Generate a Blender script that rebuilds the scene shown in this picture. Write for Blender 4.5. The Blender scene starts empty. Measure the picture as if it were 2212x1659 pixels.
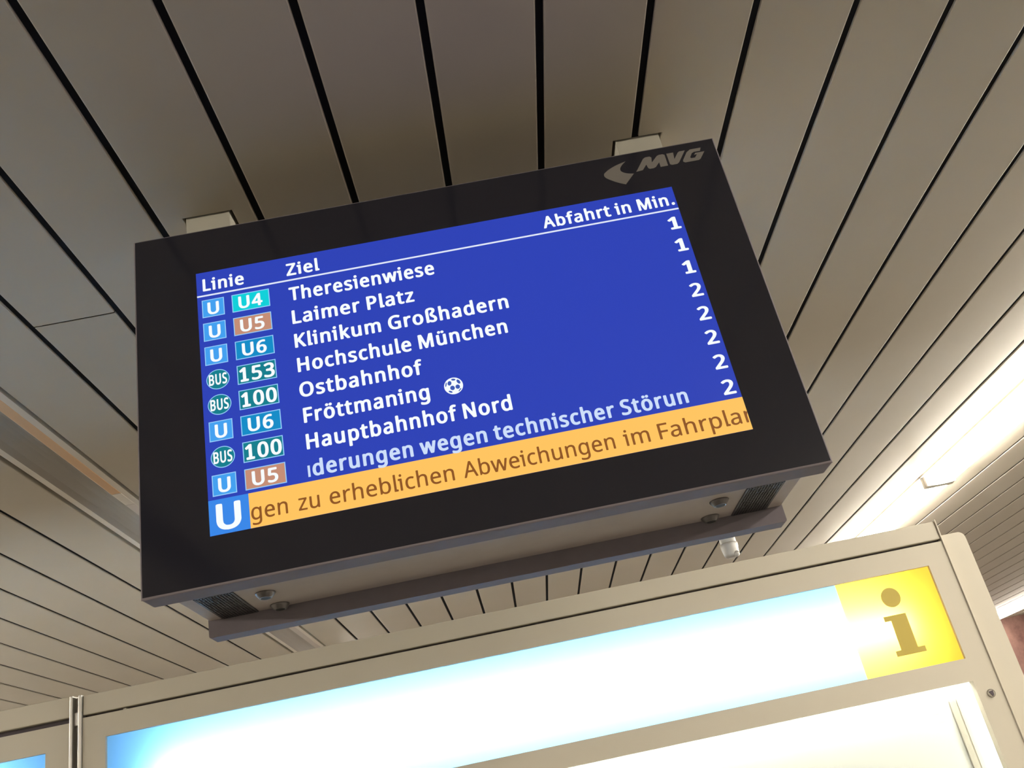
import bpy, bmesh, math, random
from mathutils import Vector, Matrix

# ------------------------------------------------------------------ camera, world, exposure
sc = bpy.context.scene
col = sc.collection
EYE = 1.6
cam_data = bpy.data.cameras.new('camera')
cam_data.sensor_width = 36.0
cam_data.lens = 32.478
cam_data.clip_start = 0.05
cam = bpy.data.objects.new('camera', cam_data)
col.objects.link(cam)
right = Vector((0.98070404, 0.03720072, -0.19192629))
up = Vector((0.18909522, -0.42970081, 0.88294972))
fwd = Vector((0.04962452, 0.9022047, 0.42844379))
M = Matrix((right, up, -fwd)).transposed().to_4x4()
M.translation = Vector((0, 0, EYE))
cam.matrix_world = M
sc.camera = cam

world = bpy.data.worlds.new('station_air')
sc.world = world
world.use_nodes = True
bg = world.node_tree.nodes['Background']
bg.inputs[0].default_value = (0.9, 0.85, 0.78, 1)
bg.inputs[1].default_value = 0.02

sc.cycles.max_bounces = 7
sc.cycles.diffuse_bounces = 3
sc.cycles.glossy_bounces = 2

vs = sc.view_settings
vs.view_transform = 'Standard'
vs.look = 'None'
vs.exposure = 0.0
vs.gamma = 1.0
vs.use_curve_mapping = False

LAMP = 100.0         # radiance of the lit ceiling luminaires
TUBE = 72.0         # radiance of the tubes in the cabinet header
REAR_FILL = 110.0         # radiance of the unseen rear tubes, added to brighten the ceiling behind
CASE = 34.0         # radiance of the tubes in the poster case

# ------------------------------------------------------------------ materials
def srgb(r, g, b):
    def f(c):
        c /= 255.0
        return c / 12.92 if c <= 0.04045 else ((c + 0.055) / 1.055) ** 2.4
    return (f(r), f(g), f(b), 1.0)

def new_mat(name):
    m = bpy.data.materials.new(name)
    m.use_nodes = True
    return m, m.node_tree, m.node_tree.nodes['Principled BSDF']

def paint(name, c, rough=0.5, metal=0.0, spec=0.5, noise=0.0, scale=6.0, bump=0.0, stretch=None):
    m, nt, p = new_mat(name)
    p.inputs['Base Color'].default_value = (c[0], c[1], c[2], 1)
    p.inputs['Roughness'].default_value = rough
    p.inputs['Metallic'].default_value = metal
    p.inputs['Specular IOR Level'].default_value = spec
    if noise or bump:
        tc = nt.nodes.new('ShaderNodeTexCoord')
        mp = nt.nodes.new('ShaderNodeMapping')
        if stretch:
            mp.inputs['Scale'].default_value = stretch
        nz = nt.nodes.new('ShaderNodeTexNoise')
        nz.inputs['Scale'].default_value = scale
        nz.inputs['Detail'].default_value = 5
        nt.links.new(tc.outputs['Object'], mp.inputs[0])
        nt.links.new(mp.outputs[0], nz.inputs['Vector'])
        if noise:
            mx = nt.nodes.new('ShaderNodeMix')
            mx.data_type = 'RGBA'
            mx.inputs[6].default_value = tuple(max(0, x * (1 - noise)) for x in c[:3]) + (1,)
            mx.inputs[7].default_value = tuple(min(1, x * (1 + noise)) for x in c[:3]) + (1,)
            nt.links.new(nz.outputs['Fac'], mx.inputs[0])
            nt.links.new(mx.outputs[2], p.inputs['Base Color'])
        if bump:
            b = nt.nodes.new('ShaderNodeBump')
            b.inputs['Strength'].default_value = bump
            b.inputs['Distance'].default_value = 0.002
            nt.links.new(nz.outputs['Fac'], b.inputs['Height'])
            nt.links.new(b.outputs[0], p.inputs['Normal'])
    return m

def glow(name, c, strength=1.0, base=(0.004, 0.004, 0.005), rough=0.25):
    m, nt, p = new_mat(name)
    p.inputs['Base Color'].default_value = base + (1,)
    p.inputs['Roughness'].default_value = rough
    p.inputs['Specular IOR Level'].default_value = 0.25
    p.inputs['Emission Color'].default_value = (c[0], c[1], c[2], 1)
    p.inputs['Emission Strength'].default_value = strength
    return m

def lamp_mat(name, c, strength):
    m = bpy.data.materials.new(name)
    m.use_nodes = True
    nt = m.node_tree
    nt.nodes.clear()
    e = nt.nodes.new('ShaderNodeEmission')
    e.inputs[0].default_value = c
    e.inputs[1].default_value = strength
    o = nt.nodes.new('ShaderNodeOutputMaterial')
    nt.links.new(e.outputs[0], o.inputs[0])
    return m

def acrylic(name, trans, diff, w=0.8):
    m = bpy.data.materials.new(name)
    m.use_nodes = True
    nt = m.node_tree
    nt.nodes.clear()
    t = nt.nodes.new('ShaderNodeBsdfTranslucent')
    t.inputs[0].default_value = trans
    d = nt.nodes.new('ShaderNodeBsdfDiffuse')
    d.inputs[0].default_value = diff
    mx = nt.nodes.new('ShaderNodeMixShader')
    mx.inputs[0].default_value = 1 - w
    o = nt.nodes.new('ShaderNodeOutputMaterial')
    nt.links.new(t.outputs[0], mx.inputs[1])
    nt.links.new(d.outputs[0], mx.inputs[2])
    nt.links.new(mx.outputs[0], o.inputs[0])
    return m

def pane_mat(name):
    m = bpy.data.materials.new(name)
    m.use_nodes = True
    nt = m.node_tree
    nt.nodes.clear()
    t = nt.nodes.new('ShaderNodeBsdfTransparent')
    t.inputs[0].default_value = (0.95, 0.97, 0.96, 1)
    g = nt.nodes.new('ShaderNodeBsdfGlossy')
    g.inputs['Roughness'].default_value = 0.03
    mx = nt.nodes.new('ShaderNodeMixShader')
    mx.inputs[0].default_value = 0.05
    o = nt.nodes.new('ShaderNodeOutputMaterial')
    nt.links.new(t.outputs[0], mx.inputs[1])
    nt.links.new(g.outputs[0], mx.inputs[2])
    nt.links.new(mx.outputs[0], o.inputs[0])
    return m

def marble(name):
    m, nt, p = new_mat(name)
    tc = nt.nodes.new('ShaderNodeTexCoord')
    nz = nt.nodes.new('ShaderNodeTexNoise')
    nz.inputs['Scale'].default_value = 5.0
    nz.inputs['Detail'].default_value = 8
    nz.inputs['Roughness'].default_value = 0.7
    nt.links.new(tc.outputs['Object'], nz.inputs['Vector'])
    cr = nt.nodes.new('ShaderNodeValToRGB')
    cr.color_ramp.elements[0].position = 0.3
    cr.color_ramp.elements[0].color = (0.045, 0.017, 0.016, 1)
    cr.color_ramp.elements[1].position = 0.72
    cr.color_ramp.elements[1].color = (0.155, 0.088, 0.07, 1)
    nt.links.new(nz.outputs['Fac'], cr.inputs[0])
    nt.links.new(cr.outputs[0], p.inputs['Base Color'])
    p.inputs['Roughness'].default_value = 0.4
    return m

def granite(name):
    m, nt, p = new_mat(name)
    tc = nt.nodes.new('ShaderNodeTexCoord')
    br = nt.nodes.new('ShaderNodeTexBrick')
    br.offset = 0.0
    br.inputs['Color1'].default_value = (0.105, 0.095, 0.082, 1)
    br.inputs['Color2'].default_value = (0.094, 0.085, 0.074, 1)
    br.inputs['Mortar'].default_value = (0.12, 0.11, 0.1, 1)
    br.inputs['Scale'].default_value = 1.0
    br.inputs['Mortar Size'].default_value = 0.006
    br.inputs['Brick Width'].default_value = 0.6
    br.inputs['Row Height'].default_value = 0.6
    nt.links.new(tc.outputs['Object'], br.inputs['Vector'])
    nz = nt.nodes.new('ShaderNodeTexNoise')
    nz.inputs['Scale'].default_value = 90
    nt.links.new(tc.outputs['Object'], nz.inputs['Vector'])
    mx = nt.nodes.new('ShaderNodeMix')
    mx.data_type = 'RGBA'
    mx.blend_type = 'OVERLAY'
    mx.inputs[0].default_value = 0.35
    nt.links.new(br.outputs['Color'], mx.inputs[6])
    nt.links.new(nz.outputs['Color'], mx.inputs[7])
    nt.links.new(mx.outputs[2], p.inputs['Base Color'])
    p.inputs['Roughness'].default_value = 0.35
    return m

SLAT = paint('slat_paint', (0.375, 0.336, 0.274), rough=0.5, spec=0.3, noise=0.05, scale=3.0)
VOID = paint('ceiling_void_black', (0.006, 0.006, 0.007), rough=0.9, spec=0.1)
POST = paint('post_paint', (0.42, 0.40, 0.34), rough=0.5)
FRAME = paint('anthracite_paint', (0.18, 0.158, 0.172), rough=0.7, spec=0.06, noise=0.06, scale=40)
BODY = paint('grey_housing_paint', (0.38, 0.33, 0.31), rough=0.6, spec=0.1, noise=0.05, scale=30)
GLASS_BLACK = paint('black_front_glass', (0.017, 0.0168, 0.0235), rough=0.10, spec=0.5)
BOLT = paint('bolt_metal', (0.16, 0.145, 0.14), rough=0.3, metal=0.5)
LOGO = paint('grey_print', (0.17, 0.155, 0.14), rough=0.5)
RUBBER = paint('black_rubber', (0.02, 0.02, 0.02), rough=0.7)
STEEL = paint('satin_steel', (0.42, 0.40, 0.38), rough=0.35, metal=0.85)
MESHBLACK = paint('grille_black', (0.035, 0.03, 0.035), rough=0.6)
CAB = paint('cabinet_paint', (0.49, 0.448, 0.365), rough=0.42, spec=0.4, noise=0.03, scale=8)
ALU = paint('brushed_aluminium', (0.5, 0.48, 0.45), rough=0.35, metal=0.6, noise=0.06, scale=60, stretch=(1, 1, 0.05))
WHITE = paint('white_reflector', (0.82, 0.82, 0.8), rough=0.6)
INNER = paint('cabinet_inside_grey', (0.55, 0.55, 0.53), rough=0.6)
MILK = acrylic('milky_acrylic', (0.9, 0.88, 0.82, 1), (0.7, 0.7, 0.68, 1), 0.85)
RAIL = paint('beige_rail', (0.5, 0.47, 0.40), rough=0.5)
PAPER = paint('poster_paper', (0.85, 0.85, 0.83), rough=0.7)
OVEREXPOSED = paint('overexposed_print', (0.72, 0.72, 0.70), rough=0.7)  # washing out by the bright case light is put into the print colour
LOCK = paint('lock_metal', (0.35, 0.32, 0.27), rough=0.35, metal=0.7)
KEYHOLE = paint('keyhole_dark', (0.05, 0.035, 0.045), rough=0.6)
TROUGH = paint('luminaire_paint', (0.52, 0.48, 0.42), rough=0.45, spec=0.4)
TROUGHIN = paint('reflector_grey', (0.30, 0.28, 0.25), rough=0.4, spec=0.4)
TAN = paint('tan_cover', (0.5, 0.31, 0.17), rough=0.45)
COVERGREY = paint('grey_cover', (0.42, 0.38, 0.35), rough=0.45)
PLASTIC = paint('white_plastic', (0.19, 0.18, 0.168), rough=0.4)
MARBLE = marble('red_marble')
GRANITE = granite('granite_tiles')
PLASTER = paint('wall_plaster', (0.5, 0.47, 0.42), rough=0.8, noise=0.04, scale=3)
PANE = pane_mat('clear_pane')
def clear_mat(name):
    m = bpy.data.materials.new(name)
    m.use_nodes = True
    nt = m.node_tree
    nt.nodes.clear()
    t = nt.nodes.new('ShaderNodeBsdfTransparent')
    o = nt.nodes.new('ShaderNodeOutputMaterial')
    nt.links.new(t.outputs[0], o.inputs[0])
    return m
CLEAR = clear_mat('clear_acrylic')
BLUE = acrylic('light_blue_acrylic', (0.18, 0.49, 0.95, 1), (0.10, 0.36, 0.85, 1), 0.9)
YELLOW = acrylic('yellow_acrylic', (1.0, 0.655, 0.085, 1), (0.95, 0.6, 0.0, 1), 0.93)
OLIVE = paint('glare_olive_symbol', (0.43, 0.325, 0.045), rough=0.5)  # glare over the dark letter is put into this colour
LIT = lamp_mat('lit_diffuser', (1.0, 0.93, 0.80, 1), LAMP)
TUBEM = lamp_mat('header_tube_glow', (1.0, 0.97, 0.92, 1), TUBE)
REAR_FILLM = lamp_mat('rear_fill_glow', (1.0, 0.95, 0.85, 1), REAR_FILL)
CASEM = lamp_mat('case_tube_glow', (1.0, 0.97, 0.88, 1), CASE)

S_BLUE = glow('screen_blue', srgb(43, 65, 182))
S_WHITE = glow('screen_white', (0.93, 0.98, 1.0))
S_LINE = glow('screen_line', srgb(225, 232, 250))
S_U = glow('screen_light_blue', srgb(66, 160, 240))
S_UB = glow('screen_badge_outline', srgb(150, 205, 250))
S_U4 = glow('screen_turquoise', srgb(5, 208, 218))
S_U5 = glow('screen_brown', srgb(196, 142, 118))
S_U6 = glow('screen_sea_blue', srgb(12, 140, 200))
S_BUS = glow('screen_teal', srgb(14, 126, 142))
S_ORANGE = glow('screen_orange', srgb(255, 196, 96))
S_BROWN = glow('screen_dark_brown', srgb(140, 84, 36))
S_NOTE = glow('screen_pale_blue', srgb(205, 222, 250))
S_BIGU = glow('screen_mid_blue', srgb(56, 135, 232))

# ------------------------------------------------------------------ mesh helpers
def bm_box(bm, x0, x1, y0, y1, z0, z1, bevel=0.0, seg=2):
    r = bmesh.ops.create_cube(bm, size=1.0)
    vs_ = r['verts']
    for v in vs_:
        v.co = Vector(((x0 + x1) / 2 + v.co.x * (x1 - x0), (y0 + y1) / 2 + v.co.y * (y1 - y0), (z0 + z1) / 2 + v.co.z * (z1 - z0)))
    if bevel:
        es = list({e for v in vs_ for e in v.link_edges})
        bmesh.ops.bevel(bm, geom=es, offset=bevel, segments=seg, profile=0.5, affect='EDGES')

def bm_cyl(bm, p0, p1, r0, r1=None, n=24, cap=True):
    if r1 is None:
        r1 = r0
    p0, p1 = Vector(p0), Vector(p1)
    ax = (p1 - p0).normalized()
    t = Vector((1, 0, 0)) if abs(ax.x) < 0.9 else Vector((0, 1, 0))
    a = ax.cross(t).normalized()
    b = ax.cross(a)
    A = [bm.verts.new(p0 + (a * math.cos(2 * math.pi * i / n) + b * math.sin(2 * math.pi * i / n)) * r0) for i in range(n)]
    B = [bm.verts.new(p1 + (a * math.cos(2 * math.pi * i / n) + b * math.sin(2 * math.pi * i / n)) * r1) for i in range(n)]
    for i in range(n):
        j = (i + 1) % n
        bm.faces.new((A[i], A[j], B[j], B[i]))
    if cap:
        bm.faces.new(A[::-1])
        bm.faces.new(B)

def bm_lathe(bm, prof, c, n=32, axis='Z'):
    rings = []
    for r, h in prof:
        ring = []
        for i in range(n):
            t = 2 * math.pi * i / n
            if axis == 'Z':
                ring.append(bm.verts.new((c[0] + r * math.cos(t), c[1] + r * math.sin(t), c[2] + h)))
            else:
                ring.append(bm.verts.new((c[0] + r * math.cos(t), c[1] + h, c[2] + r * math.sin(t))))
        rings.append(ring)
    for a, b in zip(rings, rings[1:]):
        for i in range(n):
            j = (i + 1) % n
            bm.faces.new((a[i], a[j], b[j], b[i]))
    bm.faces.new(rings[0][::-1])
    bm.faces.new(rings[-1])

def bm_prism_y(bm, pts, y0, y1):
    # polygon in the XZ plane pushed along Y
    A = [bm.verts.new((x, y0, z)) for x, z in pts]
    B = [bm.verts.new((x, y1, z)) for x, z in pts]
    n = len(pts)
    for i in range(n):
        j = (i + 1) % n
        bm.faces.new((A[i], A[j], B[j], B[i]))
    bm.faces.new(A[::-1])
    bm.faces.new(B)

def link(name, me, m, parent=None, smooth=False):
    o = bpy.data.objects.new(name, me)
    if m is not None and len(me.materials) == 0:
        me.materials.append(m)
    col.objects.link(o)
    if parent is not None:
        o.parent = parent
        o.matrix_parent_inverse = Matrix.Translation(parent.location).inverted() if parent.parent is None and parent.type == 'EMPTY' else Matrix.Identity(4)
    if smooth:
        for p in me.polygons:
            p.use_smooth = True
    return o

def obj(name, bm, m, parent=None, smooth=False):
    bmesh.ops.recalc_face_normals(bm, faces=bm.faces[:])
    me = bpy.data.meshes.new(name)
    bm.to_mesh(me)
    bm.free()
    return link(name, me, m, parent, smooth)

def box(name, x0, x1, y0, y1, z0, z1, m, parent=None, bevel=0.0):
    bm = bmesh.new()
    bm_box(bm, x0, x1, y0, y1, z0, z1, bevel)
    return obj(name, bm, m, parent)

def sheet(name, x0, x1, y0, y1, z0, z1, m, parent, front=-1):
    # acrylic sheet: the milky face scatters, the clear body behind it lets light through
    o = box(name, x0, x1, y0, y1, z0, z1, m, parent)
    o.data.materials.append(CLEAR)
    for f in o.data.polygons:
        if f.normal.y * front < 0.5:
            f.material_index = 1
    return o

def thing(name, label, cat, loc, group=None):
    e = bpy.data.objects.new(name, None)
    e.empty_display_size = 0.1
    e.location = loc
    col.objects.link(e)
    e['label'] = label
    e['category'] = cat
    if group:
        e['group'] = group
    return e

def struct(o):
    o['kind'] = 'structure'
    return o

# ------------------------------------------------------------------ the setting
P = 0.2322                 # pitch of the ceiling slats
X0 = -0.64335              # seam number zero
HC = 1.43277               # height of the ceiling above the eye
ZC = HC + EYE
YF, YB = -5.5, 14.45
K0, K1 = -30, 62
GAP = 0.0165
LIGHT_ROWS = (-22, -4, 14, 32, 50)
HOLES = [(-0.5835, -0.4665, 1.7765, 1.892), (0.4635, 0.5835, 1.7765, 1.892)]   # cut-outs for the board posts

bm = bmesh.new()
def slat(xa, xb, ya, yb):
    # C-shaped panel: flat face with small rounded edges and turned-up flanges
    t, h, r = 0.0015, 0.028, 0.003
    pts = [(xa, h), (xa, r), (xa + 0.0009, 0.0009), (xa + r, 0), (xb - r, 0), (xb - 0.0009, 0.0009), (xb, r), (xb, h),
           (xb - t, h), (xb - t, r), (xb - r, t), (xa + r, t), (xa + t, r), (xa + t, h)]
    A = [bm.verts.new((x, ya, ZC + z)) for x, z in pts]
    B = [bm.verts.new((x, yb, ZC + z)) for x, z in pts]
    for i in range(len(pts)):
        j = (i + 1) % len(pts)
        bm.faces.new((A[i], A[j], B[j], B[i]))
for k in range(K0, K1):
    if k in LIGHT_ROWS:
        continue
    xa, xb = X0 + k * P + GAP / 2, X0 + (k + 1) * P - GAP / 2
    cuts = [(hx0, hx1, hy0, hy1) for hx0, hx1, hy0, hy1 in HOLES if hx0 < xb and hx1 > xa]
    if cuts:
        hx0, hx1, hy0, hy1 = cuts[0]
        slat(xa, xb, YF, hy0)
        slat(xa, xb, hy1, YB)
        if hx0 - xa > 0.01:
            slat(xa, hx0, hy0, hy1)
        if xb - hx1 > 0.01:
            slat(hx1, xb, hy0, hy1)
    elif k == -2:
        slat(xa, xb, YF, 2.1075)
        slat(xa, xb, 2.1125, YB)
    else:
        slat(xa, xb, YF, YB)
ceiling = struct(obj('ceiling', bm, SLAT))
bm = bmesh.new()
for k in range(K0 + 1, K1):
    if k - 1 in LIGHT_ROWS or k in LIGHT_ROWS:
        continue
    bm_box(bm, X0 + k * P - GAP / 2 - 0.001, X0 + k * P + GAP / 2 + 0.001, YF, YB, ZC + 0.006, ZC + 0.02)
obj('seam_filler', bm, VOID, ceiling)
box('ceiling_void', X0 + K0 * P, X0 + K1 * P, YF, YB, ZC + 0.09, ZC + 0.12, VOID, ceiling)

XL, XR = X0 + K0 * P, X0 + K1 * P
struct(box('floor', XL, XR, YF, YB, -0.1, 0.0, GRANITE))
struct(box('wall_back', XL, XR, YB, YB + 0.2, -0.1, ZC + 0.12, MARBLE))
struct(box('wall_front', XL, XR, YF - 0.2, YF, -0.1, ZC + 0.12, PLASTER))
struct(box('wall_left', XL - 0.2, XL, YF - 0.2, YB + 0.2, -0.1, ZC + 0.12, PLASTER))
struct(box('wall_right', XR, XR + 0.2, YF - 0.2, YB + 0.2, -0.1, ZC + 0.12, PLASTER))

# ------------------------------------------------------------------ ceiling luminaires
def luminaire(k, ya, yb, lit, label, group=None):
    xa, xb = X0 + k * P + 0.012, X0 + (k + 1) * P - 0.006
    ya, yb = ya + 0.006, yb - 0.006
    t = thing('ceiling_luminaire', label, 'ceiling light', ((xa + xb) / 2, (ya + yb) / 2, ZC), group)
    # trough: flange, curved reflector, flange
    fl = 0.024
    n = 12
    inner = []
    for i in range(n + 1):
        s = i / n
        x = xa + fl + (xb - xa - 2 * fl) * s
        inner.append((x, 0.055 * math.sin(math.pi * s) ** 0.75))
    lower = [(xa, 0.0), (xa + fl, 0.0)] + inner[1:-1] + [(xb - fl, 0.0), (xb, 0.0)]
    pts = [(x, ZC + z) for x, z in lower] + [(xb, ZC + 0.07), (xa, ZC + 0.07)]
    bm = bmesh.new()
    A = [bm.verts.new((x, ya, z)) for x, z in pts]
    B = [bm.verts.new((x, yb, z)) for x, z in pts]
    m = len(pts)
    for i in range(m):
        j = (i + 1) % m
        f = bm.faces.new((A[i], A[j], B[j], B[i]))
        f.material_index = 1 if 1 <= i <= n else 0
    bm.faces.new(A[::-1])
    bm.faces.new(B)
    h = obj('trough', bm, TROUGH, t)
    h.data.materials.append(TROUGHIN)
    if lit:
        bm = bmesh.new()
        cx = (xa + xb) / 2
        pr = []
        for i in range(17):
            a = math.pi * i / 16
            c_, s_ = math.cos(a), math.sin(a)
            pr.append((cx - 0.088 * math.copysign(abs(c_) ** 0.5, c_), ZC + 0.004 - 0.070 * s_ ** 0.5))
        pr += [(cx + 0.088, ZC + 0.012), (cx - 0.088, ZC + 0.012)]
        bm_prism_y(bm, pr, ya + 0.03, yb - 0.03)
        obj('diffuser', bm, LIT, t)
        for yy in (ya + 0.016, yb - 0.016):
            box('end_cap', cx - 0.092, cx + 0.092, yy - 0.014, yy + 0.014, ZC - 0.064, ZC + 0.012, TROUGH, t, 0.006)
    else:
        # unlit: a narrow strip cover beside the right-hand flange, tan up to the joint, grey beyond
        x1 = xb - 0.024
        box('strip_cover', x1 - 0.036, x1, ya + 0.02, 3.31, ZC - 0.001, ZC + 0.03, TAN, t, 0.002)['label'] = 'tan strip cover'
        box('end_plate', x1 - 0.036, x1, 3.312, 3.44, ZC - 0.001, ZC + 0.03, TROUGH, t, 0.002)
        box('strip_cover', x1 - 0.036, x1, 3.442, yb - 0.01, ZC - 0.001, ZC + 0.03, COVERGREY, t, 0.002)['label'] = 'grey strip cover'
    return t

luminaire(14, -4.8, -0.70, True, 'lit ceiling luminaire of the right row behind the viewer, out of the picture')
luminaire(14, 1.35, 3.40, True, 'lit ceiling luminaire running overhead past the near end of the bright row on the right')
luminaire(14, 3.40, 5.45, True, 'glaring lit ceiling luminaire at the right edge, nearer one of the bright row')
luminaire(14, 5.45, 7.50, True, 'glaring lit ceiling luminaire just above the information cabinet, behind the nearer one')
luminaire(14, 7.50, 13.65, True, 'lit ceiling luminaire continuing the bright row behind the information cabinet')
luminaire(32, -4.8, 11.6, True, 'lit ceiling luminaire far to the right, beyond the picture edge')
luminaire(32, 11.6, 14.35, True, 'distant lit ceiling luminaire at right edge above the red marble wall')
luminaire(-22, -4.8, 13.65, True, 'added lit ceiling luminaire far to the left, beyond the picture edge')  # unseen row, added for side light on ceiling and cabinets
luminaire(-4, 1.35, 7.50, False, 'unlit ceiling trough light with tan strip, left of and behind the departure board')
luminaire(-4, 7.50, 13.65, True, 'added lit luminaire of the left row, unseen behind the information cabinet')  # out of view, lit stretch added to brighten the far ceiling

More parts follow.
